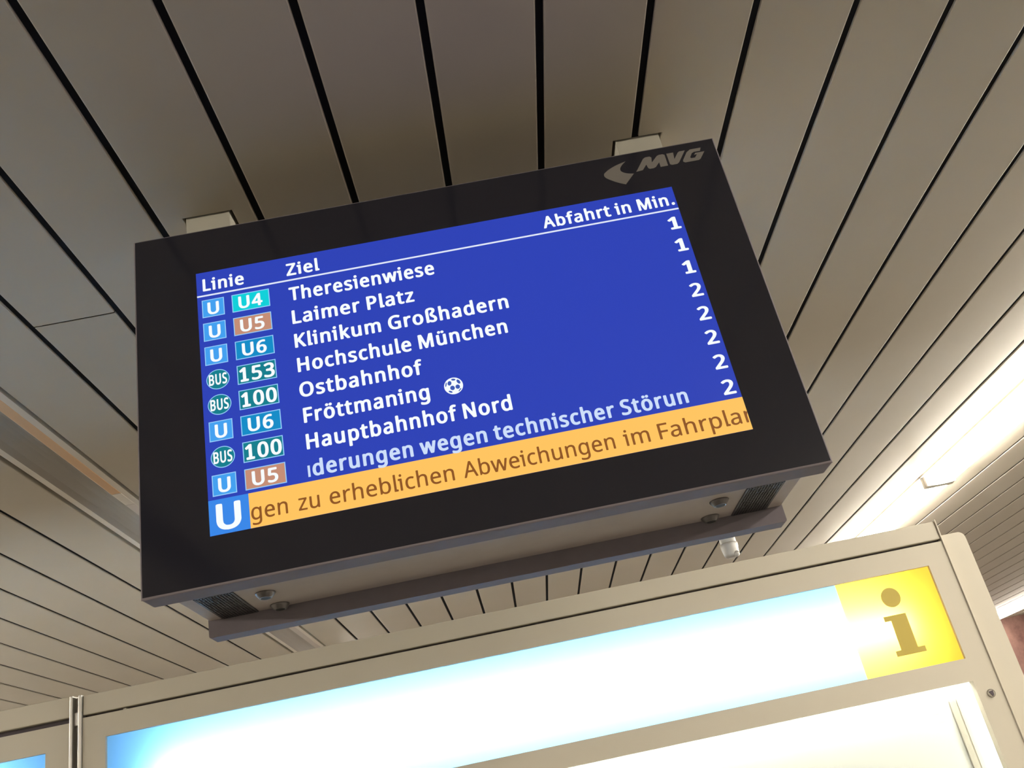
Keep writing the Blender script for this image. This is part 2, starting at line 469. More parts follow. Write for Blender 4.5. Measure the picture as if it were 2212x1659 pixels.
# ------------------------------------------------------------------ lettering
# outlines of the letters used on the screen: advance, then contours, 400 units per capital height
BOLD_ROWS = [
    ' =144',
    '.=196/89 -7 68 -1 52 10 42 29 41 48 48 66 58 78 81 87 105 89 125 84 141 74 152 55 153 34 145 14 135 4 113 -5',
    '0=364/169 -5 133 2 101 16 80 33 61 56 44 91 34 126 28 169 28 231 34 280 42 309 56 339 73 364 95 383 123 396 163 405 191 406 229 399 259 387 284 369 304 343 321 308 332 266 336 234 336 164 331 124 322 91 302 52 286 31 265 16 235 2 193 -5/175 60 163 64 153 70 141 84 135 96 125 137 120 206 125 264 130 289 137 310 147 324 157 333 169 339 183 340 197 338 207 332 221 319 229 304 240 261 244 199 239 137 234 111 226 91 217 77 203 65 191 61',
    '1=364/101 1 87 5 80 14 78 44 81 57 88 63 99 66 143 68 147 71 150 76 150 281 148 287 143 289 111 269 99 267 87 268 75 276 59 295 54 304 54 311 63 322 163 394 187 400 213 400 227 398 237 392 242 378 242 76 245 71 251 68 289 67 307 61 312 55 314 48 312 14 304 5 285 0',
    '2=364/49 1 35 5 28 14 26 44 30 57 159 180 197 220 210 238 219 257 224 276 224 296 221 313 213 325 199 336 181 340 163 339 141 334 91 308 79 306 69 308 58 315 38 337 34 347 36 354 53 368 87 386 111 396 143 402 167 405 189 405 227 399 253 390 273 379 287 368 299 354 309 337 316 319 319 296 318 274 314 257 297 222 275 190 243 155 164 81 158 72 161 69 169 68 303 67 323 64 331 59 336 50 336 22 334 12 325 4 305 0',
    '3=364/137 -5 103 -1 75 4 49 12 35 19 29 25 26 33 27 68 29 74 35 79 51 82 117 63 143 60 173 60 205 66 217 74 225 82 231 91 235 102 236 128 232 145 222 156 207 165 185 171 155 174 115 174 99 177 93 180 88 186 86 201 88 225 91 231 97 235 115 239 175 241 191 246 207 255 218 266 223 278 226 294 224 311 217 324 207 333 193 339 177 340 141 337 121 330 87 313 67 312 57 316 50 322 33 345 30 354 36 364 51 373 85 389 111 397 165 405 209 403 245 395 277 380 298 360 314 334 320 304 319 287 315 268 299 238 272 212 275 206 304 188 320 167 327 150 331 136 331 102 324 78 310 52 296 34 273 20 243 7 211 -1 171 -5',
    '4=364/227 1 213 5 206 14 204 74 199 82 187 84 45 84 27 87 19 91 14 98 12 132 15 141 22 152 201 392 209 397 223 401 267 402 279 399 287 396 292 390 294 382 295 160 301 154 335 152 349 145 354 134 354 104 351 94 343 88 329 85 303 84 296 80 294 72 294 20 292 12 287 6 279 2 267 0/129 154 123 158 127 167 189 250 197 258 201 258 204 242 204 167 202 158 197 154 191 153',
    '5=364/143 -5 119 -3 83 4 61 11 44 20 39 26 36 34 36 63 39 74 47 80 61 82 107 67 131 62 167 60 199 66 216 76 232 94 238 117 236 145 232 160 225 170 213 180 199 186 175 190 153 191 89 184 69 191 50 205 46 212 46 229 58 371 62 386 65 392 71 396 91 400 269 400 290 397 299 392 304 380 304 350 297 339 289 335 275 333 159 333 149 331 144 322 139 263 142 257 147 255 183 256 209 253 241 246 275 232 300 214 312 199 322 180 331 152 332 115 323 83 313 63 300 44 283 29 265 18 241 8 213 0 171 -5',
    '6=364/177 -5 133 4 97 22 81 34 67 50 49 81 36 120 30 171 33 214 42 268 55 302 73 334 99 362 121 378 159 394 201 403 245 406 289 400 301 394 307 384 308 352 301 341 295 338 285 336 231 342 205 338 185 332 168 320 150 302 138 278 132 255 135 252 139 250 183 260 223 259 247 254 265 248 298 229 318 205 328 186 334 169 338 148 338 126 333 92 324 70 312 50 298 33 279 18 257 7 235 0 199 -5/179 60 167 64 155 72 137 92 127 119 125 147 133 169 155 189 177 197 201 198 213 194 221 190 232 180 239 169 243 156 246 136 243 109 236 87 221 70 201 61',
    'A=400/23 1 11 4 5 8 3 14 4 22 156 386 165 397 179 401 217 402 235 398 243 392 250 378 397 23 399 16 398 10 389 3 371 0 331 0 319 2 311 6 304 16 267 106 259 114 247 116 149 116 139 114 134 108 97 18 89 6 81 2 69 0/175 184 169 188 170 197 194 257 199 263 203 263 208 255 228 206 232 188 229 185 223 183',
    'B=408/77 1 61 6 56 12 54 22 54 373 57 390 67 397 83 400 213 400 251 396 279 390 301 383 323 373 340 360 351 345 360 326 364 308 364 281 357 259 343 234 322 216 320 212 323 207 344 194 355 184 366 167 374 147 378 126 376 102 370 80 359 57 343 39 323 24 299 14 273 6 229 0/157 66 150 70 148 78 148 164 152 173 167 176 213 176 237 173 255 167 270 156 275 148 279 137 280 115 273 92 260 78 249 71 235 68 211 66/157 242 150 246 148 253 148 320 152 330 163 333 225 332 247 326 261 315 267 300 267 278 262 261 251 250 239 244 221 242',
    'F=336/77 1 61 6 56 12 54 22 54 373 57 389 67 397 87 400 289 400 312 395 317 392 321 384 322 356 319 344 311 337 289 333 159 332 150 328 148 317 148 238 152 229 161 226 279 226 299 223 307 218 312 208 312 180 309 170 301 163 285 159 163 159 152 156 148 147 148 25 146 12 138 5 125 1',
    'G=452/231 -5 177 4 135 18 98 42 84 55 70 74 49 115 40 145 36 166 34 186 34 216 39 248 46 274 57 298 68 317 92 347 125 371 167 390 221 402 269 406 327 400 373 389 395 379 402 369 400 360 388 336 383 326 377 321 369 318 357 318 309 332 269 338 251 338 219 333 195 324 172 308 152 285 141 263 133 231 130 199 135 158 144 126 158 104 177 85 197 72 221 65 251 62 301 64 313 68 316 76 316 141 314 150 305 155 251 156 235 162 228 173 228 197 230 210 235 218 243 222 259 224 379 224 399 220 405 216 408 210 410 38 409 29 405 22 399 17 385 12 321 -1 267 -6',
    'H=460/77 1 61 6 56 12 54 22 54 375 55 384 59 392 65 396 77 399 115 400 135 397 145 390 148 377 148 253 149 248 153 243 165 241 293 241 305 243 310 252 310 377 313 390 323 397 341 400 379 400 397 394 402 386 404 373 404 25 403 16 399 8 393 4 381 1 343 0 323 3 313 11 310 25 310 162 306 171 295 174 163 174 152 171 148 164 148 25 146 12 138 5 125 1',
    'K=392/77 1 61 6 56 12 54 22 54 373 57 390 69 398 95 400 129 398 139 395 145 390 148 377 148 270 150 263 153 260 161 264 287 394 299 398 315 400 357 400 375 395 381 386 377 376 236 231 232 222 237 212 382 27 387 16 385 8 375 2 357 0 313 0 293 6 283 16 173 154 163 162 153 156 148 147 148 25 146 12 138 5 125 1',
    'L=336/77 1 61 6 56 12 54 22 54 380 59 392 69 398 85 400 121 400 133 398 141 394 146 388 148 380 148 83 150 72 155 68 161 67 291 67 309 65 317 61 322 53 324 20 322 12 317 6 309 2 295 0',
    'M=552/77 1 61 6 56 12 54 22 54 375 55 384 59 392 67 397 81 400 135 400 157 398 169 392 183 362 266 156 271 146 275 143 279 145 285 156 376 377 383 390 393 397 413 400 471 400 483 398 491 394 496 386 498 373 498 25 497 16 493 8 487 4 475 1 435 0 415 4 406 12 404 25 404 194 402 205 399 208 391 196 314 10 305 4 287 0 257 0 239 5 229 18 159 192 149 208 146 205 144 194 142 14 137 6 125 2 109 0',
    'N=468/77 1 61 6 56 12 54 22 54 375 55 384 59 392 69 398 91 400 133 400 145 397 153 392 304 175 313 163 319 158 323 162 324 171 324 373 326 386 334 395 351 400 389 400 401 398 409 394 414 386 416 373 416 25 415 16 411 8 399 2 375 0 335 1 323 4 316 8 164 227 155 239 149 244 145 240 144 229 143 16 137 6 127 2 111 0',
    'O=480/223 -5 183 1 149 11 111 30 79 59 58 92 44 128 34 182 34 220 40 261 52 296 71 332 95 358 123 378 165 396 219 405 261 405 307 398 345 384 381 362 406 336 427 300 441 259 448 206 446 167 438 132 427 102 408 68 383 40 351 19 311 4 273 -3 247 -6/223 62 199 68 181 78 164 91 150 111 140 136 133 171 133 227 137 253 145 280 155 298 169 314 189 328 207 334 229 338 257 338 283 332 301 324 320 308 333 288 344 257 349 223 350 186 348 164 342 137 334 115 323 98 309 83 293 72 275 65 253 62',
    'P=384/77 1 61 6 56 12 54 22 54 373 57 389 65 396 83 400 199 400 257 392 295 378 313 366 329 350 341 332 350 309 354 291 353 261 348 238 338 216 325 197 311 184 295 173 273 162 227 150 195 146 159 146 152 143 148 134 148 25 146 12 138 5 125 1/157 212 150 216 148 223 148 319 150 328 159 332 199 332 219 330 233 324 251 308 257 291 257 261 250 238 235 225 217 217 197 214',
    'S=352/139 -5 105 -2 73 4 53 10 37 17 31 23 28 33 28 63 31 74 39 80 53 82 101 69 127 64 169 62 195 65 211 72 226 87 230 102 228 126 221 138 203 152 99 196 81 206 63 221 46 246 37 270 34 304 38 326 51 350 67 369 89 384 125 398 155 403 195 406 235 401 281 391 307 380 313 371 312 362 302 336 293 324 285 320 273 320 213 336 183 338 161 336 147 330 135 319 130 306 129 291 135 271 152 255 169 246 229 223 267 205 285 194 302 178 317 152 323 134 326 111 319 78 310 59 298 42 281 27 259 15 231 4 205 -1 171 -5',
    'T=356/153 1 137 6 132 12 130 22 129 326 125 331 119 332 37 333 16 337 9 343 6 350 6 378 8 388 13 394 19 397 39 400 315 400 339 396 347 389 350 377 349 348 347 343 341 338 319 333 235 332 229 331 225 326 223 16 217 6 205 2 189 0',
    'U=452/209 -5 157 4 135 12 115 22 99 34 83 50 71 68 61 89 54 113 50 143 50 373 52 388 57 394 63 397 85 400 125 398 135 395 141 389 144 375 144 148 149 111 159 91 181 71 203 64 235 62 261 66 279 75 297 94 306 117 308 136 308 373 310 388 318 395 333 400 371 400 389 397 395 394 400 388 402 371 402 130 398 106 390 85 376 59 368 48 347 29 325 16 299 5 271 -1 235 -5',
    'Z=364/45 1 31 5 24 14 22 42 26 55 209 315 215 326 213 331 205 332 61 333 41 336 33 341 28 350 28 378 31 390 41 397 61 400 303 400 317 398 327 395 333 389 336 380 336 354 332 343 169 113 143 74 145 70 153 68 309 67 329 64 337 59 342 50 342 22 339 10 329 3 311 0',
    'a=360/131 -5 103 0 82 6 61 18 45 33 33 53 27 76 26 102 32 120 42 141 55 155 69 166 93 177 139 189 215 196 220 205 218 223 214 233 205 242 197 246 185 248 153 245 105 230 85 231 79 234 73 242 63 266 62 276 71 285 92 294 117 302 151 309 189 312 215 309 245 303 271 291 288 278 302 255 310 234 312 214 312 27 310 14 302 5 285 0 249 2 227 13 199 2 181 -2 151 -5/145 59 131 65 123 78 121 89 122 100 125 109 130 117 143 126 160 132 205 136 216 134 220 126 219 108 214 91 206 80 193 68 179 62 163 58',
    'b=388/199 -5 165 1 133 12 109 2 73 0 57 5 50 14 48 29 48 401 51 414 63 422 79 424 113 424 129 420 137 414 140 403 140 311 143 302 149 300 181 309 213 312 247 308 275 299 299 287 319 270 336 246 348 218 356 186 358 164 357 136 348 89 338 64 329 50 307 25 273 6 237 -3 217 -6/187 60 174 64 163 72 154 83 149 96 143 122 140 152 143 188 150 218 156 227 164 236 175 243 185 246 215 246 227 243 239 234 248 223 254 210 262 177 261 126 252 91 245 80 236 70 227 64 219 61',
    'c=312/177 -5 141 1 111 11 83 27 64 46 47 74 37 100 30 148 32 180 38 208 49 236 65 261 85 280 107 293 137 304 179 312 207 312 251 305 281 296 288 291 291 285 290 272 278 244 273 238 267 235 249 234 207 244 179 245 163 240 146 227 139 218 134 206 126 171 126 136 132 104 138 91 145 81 159 68 172 63 213 62 259 74 269 75 279 73 285 68 289 61 290 29 288 22 283 16 255 3 221 -3 199 -6',
    'd=388/165 -5 125 2 93 17 71 34 50 63 36 100 30 152 33 188 43 225 58 255 74 274 91 288 119 302 147 309 177 312 207 309 239 301 245 302 248 313 248 403 251 414 259 420 275 424 311 424 327 421 337 414 340 401 340 29 338 14 330 5 313 0 277 1 251 11 209 -2 183 -5/171 60 159 65 148 74 139 86 133 100 126 137 126 166 129 188 139 218 146 229 155 238 173 246 203 246 215 242 226 234 234 223 240 210 248 169 248 130 246 111 237 85 223 69 203 60',
    'e=360/183 -5 147 1 123 8 91 24 69 43 55 62 41 91 33 120 30 152 34 192 44 222 57 248 76 272 102 291 127 302 157 310 191 312 223 308 249 300 276 287 298 268 310 252 325 218 330 197 332 154 330 145 325 137 307 132 143 131 131 128 129 122 130 115 139 90 154 74 173 64 197 60 231 62 293 77 309 74 316 64 318 31 314 22 307 16 279 6 249 -1 211 -5/139 195 134 197 132 203 135 214 142 225 160 242 179 248 199 247 215 238 226 225 233 206 232 199 225 195',
    'f=236/85 1 69 6 64 12 62 20 61 238 55 244 29 246 15 251 8 263 10 280 13 285 19 290 53 301 60 306 63 339 69 362 85 390 103 406 133 420 165 426 201 426 245 416 255 410 258 401 249 373 241 362 235 358 225 357 191 362 175 361 163 352 157 339 154 319 157 310 165 307 205 306 220 302 225 298 229 291 230 270 228 257 219 249 203 245 163 244 158 242 155 238 152 14 147 6 135 2 119 0',
    'g=388/151 -124 91 -114 61 -102 56 -94 54 -85 54 -59 59 -48 67 -42 79 -41 139 -58 179 -62 207 -59 223 -51 238 -36 246 -18 247 1 244 5 239 6 207 -2 177 -6 135 0 117 5 95 16 68 38 56 55 44 78 38 96 33 122 30 152 32 180 37 205 43 223 58 253 76 276 99 293 129 305 163 312 187 312 221 306 253 294 271 303 283 306 311 306 327 303 337 296 340 281 340 -8 337 -29 331 -48 322 -66 308 -85 291 -99 267 -112 241 -119 209 -125/177 59 165 62 153 70 144 80 136 92 127 132 126 171 133 205 145 228 157 239 167 244 195 246 209 244 219 238 231 227 240 214 245 197 248 177 248 119 240 89 235 80 226 70 207 61',
    'h=392/71 1 55 6 50 12 48 22 48 405 53 416 63 422 79 424 113 424 131 419 137 414 139 408 140 309 143 301 149 299 179 308 211 312 261 306 283 299 303 289 317 278 329 261 339 238 344 216 344 20 342 12 337 6 329 2 317 0 275 1 263 4 255 10 252 23 252 197 249 218 242 233 231 242 219 246 193 246 176 242 162 233 152 220 145 201 140 156 140 25 138 12 131 5 119 1',
    'i=188/71 1 55 6 50 12 48 20 48 231 43 238 19 242 9 250 6 261 6 289 13 300 29 306 115 306 133 300 138 294 140 287 140 18 135 8 123 2 107 0/89 328 67 334 53 345 45 362 46 380 55 397 69 406 91 411 113 409 129 402 138 392 145 375 144 362 136 345 127 337 109 330',
    'k=344/71 1 55 6 50 12 48 22 48 405 53 416 63 422 79 424 113 424 131 419 137 414 140 406 140 233 143 220 147 219 153 223 228 296 237 303 255 306 299 306 317 302 324 296 324 287 315 276 219 181 214 173 218 164 330 25 335 14 329 5 311 0 263 0 243 5 232 14 157 108 151 113 147 114 143 111 140 104 140 23 137 10 129 4 117 1',
    'l=188/69 1 53 6 48 12 46 22 48 68 48 405 53 416 63 422 79 424 113 424 125 422 133 418 138 412 140 403 140 76 145 69 169 65 179 59 184 48 184 20 182 12 177 6 161 1',
    'm=568/71 1 55 6 50 12 48 22 48 283 50 294 57 302 75 306 103 306 117 304 131 297 137 296 175 308 199 312 219 312 261 304 279 297 299 286 305 285 331 298 355 306 387 312 409 312 439 308 463 300 485 289 501 272 516 244 522 210 522 23 520 12 513 5 495 0 457 0 441 4 432 12 430 25 430 195 428 214 423 229 414 240 403 246 389 247 371 245 357 238 344 225 336 206 332 184 332 25 329 11 321 4 303 0 265 0 253 2 245 6 240 14 238 23 238 199 236 216 232 229 223 240 211 246 195 247 177 244 163 235 153 223 145 203 140 156 140 25 138 12 131 5 119 1',
    'n=392/71 1 55 6 50 12 48 22 48 281 49 291 53 298 59 302 69 305 101 306 119 303 137 294 177 308 203 312 223 312 271 304 307 287 321 274 332 257 339 238 344 216 344 25 343 16 339 8 333 4 321 1 285 0 265 3 255 11 252 23 252 197 249 218 242 233 231 242 219 246 197 247 179 244 166 236 153 222 146 205 143 186 140 154 140 25 138 12 131 5 119 1',
    'o=384/177 -5 141 2 117 10 91 24 72 40 55 64 40 94 33 124 30 158 35 197 45 227 61 255 80 276 103 291 135 304 177 312 203 312 237 307 267 297 295 281 317 261 333 236 346 205 352 175 352 134 347 106 336 78 318 48 298 27 275 14 247 3 203 -5/177 60 165 64 153 72 142 85 136 96 129 117 126 137 126 167 128 184 137 214 145 227 154 236 165 243 175 246 205 246 217 243 230 234 241 223 249 208 254 190 258 166 255 124 246 91 239 81 227 70 217 64 207 60',
    'p=388/71 -124 55 -119 50 -113 48 -104 48 280 50 294 58 302 73 306 111 305 137 295 169 307 207 312 245 308 279 298 303 285 322 268 338 244 350 216 356 188 358 141 352 102 341 72 328 48 312 29 293 16 265 3 239 -3 209 -6 177 -2 149 6 143 5 140 -5 140 -102 137 -114 130 -120 117 -124/187 60 175 64 163 73 154 83 149 96 143 122 140 154 143 188 150 218 163 235 173 242 183 245 213 246 225 243 235 236 246 225 253 212 262 177 261 130 253 96 246 83 236 72 226 64 217 61',
    'r=276/71 1 55 6 50 12 48 22 48 280 51 296 61 303 79 306 115 304 123 302 133 293 137 292 171 306 199 312 225 312 255 306 263 298 266 289 262 259 257 249 251 245 241 242 205 244 185 239 163 223 148 201 143 184 140 160 140 25 137 11 130 5 117 1',
    's=312/125 -5 73 3 49 11 37 18 32 23 30 33 30 61 33 70 43 77 57 78 117 60 141 58 165 59 179 62 189 70 195 81 194 94 187 104 175 112 79 153 61 164 49 174 35 195 29 216 29 233 36 255 47 272 65 288 93 301 127 309 157 312 197 310 233 303 263 294 275 286 278 276 264 244 255 234 245 232 235 232 189 246 153 248 139 246 129 242 122 234 120 225 125 214 137 205 236 164 255 152 268 141 282 117 287 96 285 74 279 55 269 38 258 27 243 17 225 8 203 2 177 -3 153 -6',
    't=248/151 -5 119 1 95 10 77 23 62 44 56 61 52 81 52 236 49 242 45 244 17 250 11 255 8 263 8 276 13 285 53 307 75 362 83 368 97 371 123 371 133 368 139 364 144 352 144 315 149 308 215 304 227 298 232 289 231 261 229 255 223 250 205 245 153 244 148 242 145 238 144 104 148 76 153 67 161 61 173 58 211 62 221 60 229 55 234 44 233 18 227 8 213 2 171 -5',
    'u=392/161 -5 121 2 87 17 67 34 53 61 47 80 44 104 44 281 47 296 58 304 81 306 119 305 129 302 135 296 138 283 138 111 141 89 148 74 159 64 171 60 193 60 210 63 223 70 236 83 244 100 250 145 250 281 253 296 261 302 277 306 313 306 331 302 339 296 342 283 342 25 339 11 331 4 315 0 279 1 253 11 227 2 205 -2 183 -5',
    'w=484/111 1 95 6 87 20 10 283 8 292 13 300 31 306 69 306 87 304 97 298 104 285 137 166 143 157 147 159 151 167 192 289 197 297 205 303 223 306 263 306 279 303 287 298 295 283 335 164 341 156 348 166 382 287 388 298 401 304 425 306 457 305 467 302 473 298 476 291 474 280 397 22 389 8 381 3 369 0 329 0 309 2 297 8 292 18 249 148 245 156 241 157 233 144 192 23 185 10 177 4 163 0',
    'z=308/45 1 32 5 24 12 22 33 25 48 161 231 165 238 163 242 157 244 63 245 43 249 35 255 32 263 32 287 35 296 45 303 65 306 249 306 263 305 273 302 279 296 282 287 282 264 278 253 151 84 141 68 143 64 149 62 255 62 275 58 283 52 286 44 286 20 283 10 273 3 255 0',
    'ß=396/229 -5 183 3 145 18 141 17 133 6 123 2 107 0 73 0 55 6 48 18 48 326 52 350 65 378 75 390 87 400 103 409 121 416 169 426 217 426 267 416 301 400 314 390 323 378 331 364 335 348 336 328 332 313 322 294 314 283 262 238 260 233 259 225 262 220 269 213 321 178 344 160 363 132 371 106 372 80 366 57 354 36 338 20 319 9 293 0 255 -5/231 59 207 64 171 78 161 78 145 75 140 81 140 308 142 330 145 341 153 351 165 358 179 362 201 362 223 358 236 350 242 339 242 326 237 315 225 303 194 280 183 268 171 248 166 227 171 205 187 178 209 160 257 128 272 115 278 106 280 83 277 74 272 66 257 59',
    'ö=384/177 -5 141 2 117 10 91 24 72 40 55 64 40 94 33 124 30 158 35 197 45 227 61 255 80 276 103 291 135 304 177 312 203 312 237 307 267 297 295 281 317 261 333 236 346 205 352 175 352 134 347 106 336 78 318 48 298 27 275 14 247 3 203 -5/177 60 165 64 153 72 142 85 136 96 129 117 126 137 126 167 128 184 137 214 145 227 154 236 165 243 175 246 205 246 217 243 230 234 241 223 249 208 254 190 258 166 255 124 246 91 239 81 227 70 217 64 207 60/131 332 112 337 100 347 92 364 92 375 95 384 105 397 121 405 143 407 163 403 177 395 183 386 190 371 186 358 179 346 167 337 147 332/237 332 219 336 207 345 196 366 196 377 206 394 221 403 243 407 267 404 281 396 289 384 292 371 289 356 281 343 271 337 253 332',
    'ü=392/161 -5 121 2 87 17 67 34 53 61 47 80 44 104 44 281 47 296 58 304 81 306 119 305 129 302 135 296 138 283 138 111 141 89 148 74 159 64 171 60 193 60 210 63 223 70 236 83 244 100 250 145 250 281 253 296 261 302 277 306 313 306 331 302 339 296 342 283 342 25 339 11 331 4 315 0 279 1 253 11 227 2 205 -2 183 -5/135 332 116 337 103 347 95 366 98 382 107 396 123 404 145 407 167 403 180 395 188 384 193 371 190 360 183 347 171 338 153 332/239 332 221 337 207 348 198 367 202 380 211 395 225 404 249 407 271 403 285 395 293 383 296 369 293 356 285 344 273 336 255 332',
]
THIN_ROWS = [
    ' =144',
    'A=368/11 1 4 7 6 19 154 391 159 398 167 401 197 402 207 400 213 396 218 387 364 19 366 11 365 5 359 1 345 0 317 0 306 5 263 111 255 120 123 122 113 120 106 113 68 17 62 5 49 0/139 173 134 178 134 187 179 305 185 312 189 309 193 300 235 187 236 178 233 174 225 173',
    'F=304/65 1 57 5 54 17 54 380 56 393 61 398 73 400 269 400 283 398 287 395 290 389 290 364 287 354 281 350 129 349 123 348 118 344 116 334 116 234 119 221 131 218 271 216 277 213 280 207 280 178 275 170 265 167 131 167 120 164 116 152 115 9 111 3 105 1',
    'a=328/115 -5 91 0 69 8 54 19 39 36 30 54 26 76 27 99 34 122 42 136 59 152 95 171 119 178 147 182 215 186 220 195 219 220 214 236 205 248 193 256 175 260 159 260 137 258 87 241 79 241 74 244 70 252 63 270 63 277 71 285 91 293 137 305 173 308 199 305 219 300 243 288 260 274 271 256 278 234 280 215 279 9 275 3 269 1 241 1 234 7 227 26 221 29 195 11 173 1 137 -6/127 42 105 49 98 56 92 66 89 81 90 93 93 107 100 119 116 130 141 138 191 143 209 143 216 140 220 130 219 103 212 81 203 67 188 54 171 46 147 42',
    'b=356/183 -5 163 -2 145 4 107 26 101 23 95 7 87 1 59 1 53 3 49 9 48 409 50 419 57 424 97 425 103 422 107 417 108 293 111 282 117 282 151 300 171 305 199 308 237 301 265 288 287 270 306 244 317 217 324 185 326 134 318 87 303 53 280 24 251 6 221 -3 201 -6/169 44 151 48 139 55 127 68 120 81 114 99 110 122 108 154 111 189 120 222 128 236 137 246 149 253 167 258 203 258 219 254 232 246 243 234 251 220 258 201 262 178 261 120 256 99 249 80 241 66 231 55 221 49 205 44',
    'c=280/161 -5 131 0 102 11 77 28 57 50 42 78 35 105 30 148 32 180 38 209 48 236 62 258 83 278 105 292 131 302 165 308 191 308 231 301 256 291 259 287 259 281 250 256 245 248 239 246 193 256 159 256 137 250 120 238 106 217 96 185 94 138 99 105 104 89 113 72 124 60 135 52 157 46 193 45 251 58 255 55 258 50 258 22 255 15 251 11 227 1 187 -6',
    'e=328/167 -5 135 0 109 10 85 24 63 46 51 64 40 87 33 117 30 150 34 189 42 219 53 242 70 266 87 281 113 296 141 305 175 308 203 304 227 296 251 282 271 262 286 238 294 217 300 178 300 154 297 142 287 138 109 137 101 136 97 134 95 126 97 111 109 81 123 63 143 51 163 45 193 43 233 48 273 60 279 60 284 56 286 48 286 24 283 18 277 13 253 4 227 -2 193 -6/105 185 98 189 98 199 105 219 115 236 125 247 135 253 165 260 193 257 213 246 227 226 235 197 233 188 225 184',
    'g=356/135 -130 85 -122 59 -111 56 -107 54 -99 54 -74 57 -67 65 -64 111 -78 159 -84 191 -82 209 -77 228 -64 241 -42 248 -17 247 15 245 19 241 20 219 8 201 0 171 -5 153 -6 127 -2 109 4 89 15 71 31 57 48 47 66 38 89 33 117 30 150 32 180 37 205 43 224 57 253 75 274 97 291 123 302 153 308 187 305 212 297 249 277 253 280 259 295 265 300 277 302 299 301 306 295 308 281 308 -19 305 -40 300 -58 292 -76 280 -91 263 -106 241 -119 217 -127 193 -131/161 42 143 46 130 52 118 62 108 78 101 95 96 117 94 134 94 170 103 211 111 228 120 240 131 250 145 256 159 258 181 258 199 255 215 248 228 236 236 222 244 201 248 178 248 115 240 81 232 68 223 57 211 50 197 45 173 42',
    'h=360/59 1 51 5 48 17 48 413 51 420 57 424 93 425 103 422 108 413 108 293 111 281 117 281 145 296 171 304 197 308 225 305 249 299 269 290 286 278 300 258 308 238 312 215 312 13 309 5 299 0 265 0 257 3 254 7 252 19 252 199 248 222 239 241 227 252 205 258 179 259 155 254 137 244 124 228 115 207 111 185 108 154 108 19 106 7 103 3 95 0',
    'i=156/59 1 51 5 48 15 48 240 46 246 41 250 17 252 8 258 6 268 7 293 11 299 19 302 95 302 105 297 108 289 108 11 105 5 97 1/75 344 61 349 49 360 45 370 44 383 48 395 57 405 71 411 85 411 97 407 107 398 112 385 113 374 109 362 101 352 87 345',
    'l=156/57 1 49 5 46 17 48 62 48 413 51 420 57 424 93 425 105 420 108 411 108 60 111 54 115 52 141 50 149 46 152 38 152 13 149 5 139 0',
    'm=536/59 1 51 5 48 17 48 285 49 293 53 299 65 302 93 300 99 294 104 280 109 276 133 292 155 302 183 308 207 307 231 303 249 296 265 286 281 271 287 269 293 271 317 290 337 299 369 307 393 308 419 304 441 296 459 284 473 268 484 244 490 211 490 17 489 9 485 3 475 0 445 0 437 2 432 7 430 19 430 197 426 220 420 238 409 250 393 257 373 259 347 256 329 248 314 232 305 211 300 181 300 19 298 7 293 2 285 0 253 0 243 3 239 9 238 17 238 201 236 220 227 240 217 251 201 258 179 259 153 255 137 246 125 232 115 209 111 187 108 154 108 19 106 7 103 3 95 0',
    'n=360/59 1 51 5 48 17 48 283 51 297 61 302 91 301 99 295 104 280 109 276 133 291 157 301 185 307 207 308 245 301 277 285 292 272 300 258 307 240 311 219 312 19 309 5 299 0 269 0 259 2 254 7 252 19 252 199 248 222 239 241 227 252 207 258 181 259 157 255 139 246 126 232 116 211 111 185 108 152 108 19 106 7 103 3 95 0',
    'p=356/59 -131 51 -126 48 -115 48 281 50 295 53 299 61 302 91 301 99 295 104 280 109 276 145 298 171 306 209 307 231 303 249 297 273 283 294 264 308 242 318 217 324 187 326 140 320 99 310 68 298 46 279 24 255 8 227 -2 199 -6 169 -3 145 4 117 20 111 20 108 9 107 -122 103 -128 97 -131/169 44 153 48 139 56 128 68 120 81 114 99 110 122 108 156 111 189 121 224 128 236 138 246 149 253 165 257 201 258 217 254 231 246 242 234 251 217 258 197 262 176 261 124 256 101 250 83 240 68 230 56 219 49 205 44',
    'r=244/59 1 51 5 48 17 48 283 50 295 53 299 61 302 93 300 100 293 104 272 109 267 140 291 167 304 183 307 199 308 227 303 232 299 233 291 230 264 225 256 217 254 183 255 161 250 137 234 122 215 113 191 108 160 107 9 103 3 97 1',
    'u=360/145 -5 113 1 83 15 63 34 51 60 44 99 44 283 46 295 53 301 69 302 95 301 104 295 106 283 106 105 110 80 119 61 131 50 151 44 179 43 203 48 219 56 234 72 243 93 250 142 250 283 252 295 255 299 263 302 293 302 303 300 308 295 310 285 310 19 308 7 305 3 297 0 267 1 261 5 254 20 249 24 221 8 199 0 169 -6',
    'w=452/99 1 89 7 84 22 10 285 9 293 12 299 21 302 55 302 63 300 69 295 119 110 123 99 127 97 133 108 189 285 193 294 198 299 209 302 247 302 255 299 261 293 317 115 325 97 329 99 333 108 383 293 389 299 397 302 431 302 441 298 443 293 442 283 366 17 360 5 349 0 309 0 299 2 293 7 233 199 229 208 225 209 219 198 157 9 152 3 145 0',
    'z=276/33 1 25 5 22 11 22 30 26 40 170 242 173 250 171 255 163 257 41 258 35 262 32 268 32 289 35 297 41 301 51 302 231 302 245 299 249 293 250 285 250 268 246 258 105 62 100 52 103 47 111 45 245 44 251 40 254 34 254 13 251 5 245 1 235 0',
]
def load_glyphs(rows):
    g = {}
    for r in rows:
        ch, rest = r[0], r[2:]
        parts = rest.split('/')
        cs = []
        for c in parts[1:]:
            v = [int(q) for q in c.split()]
            cs.append([(v[i] / 400.0, v[i + 1] / 400.0) for i in range(0, len(v), 2)])
        g[ch] = (int(parts[0]) / 400.0, cs)
    return g
BOLD, THIN = load_glyphs(BOLD_ROWS), load_glyphs(THIN_ROWS)

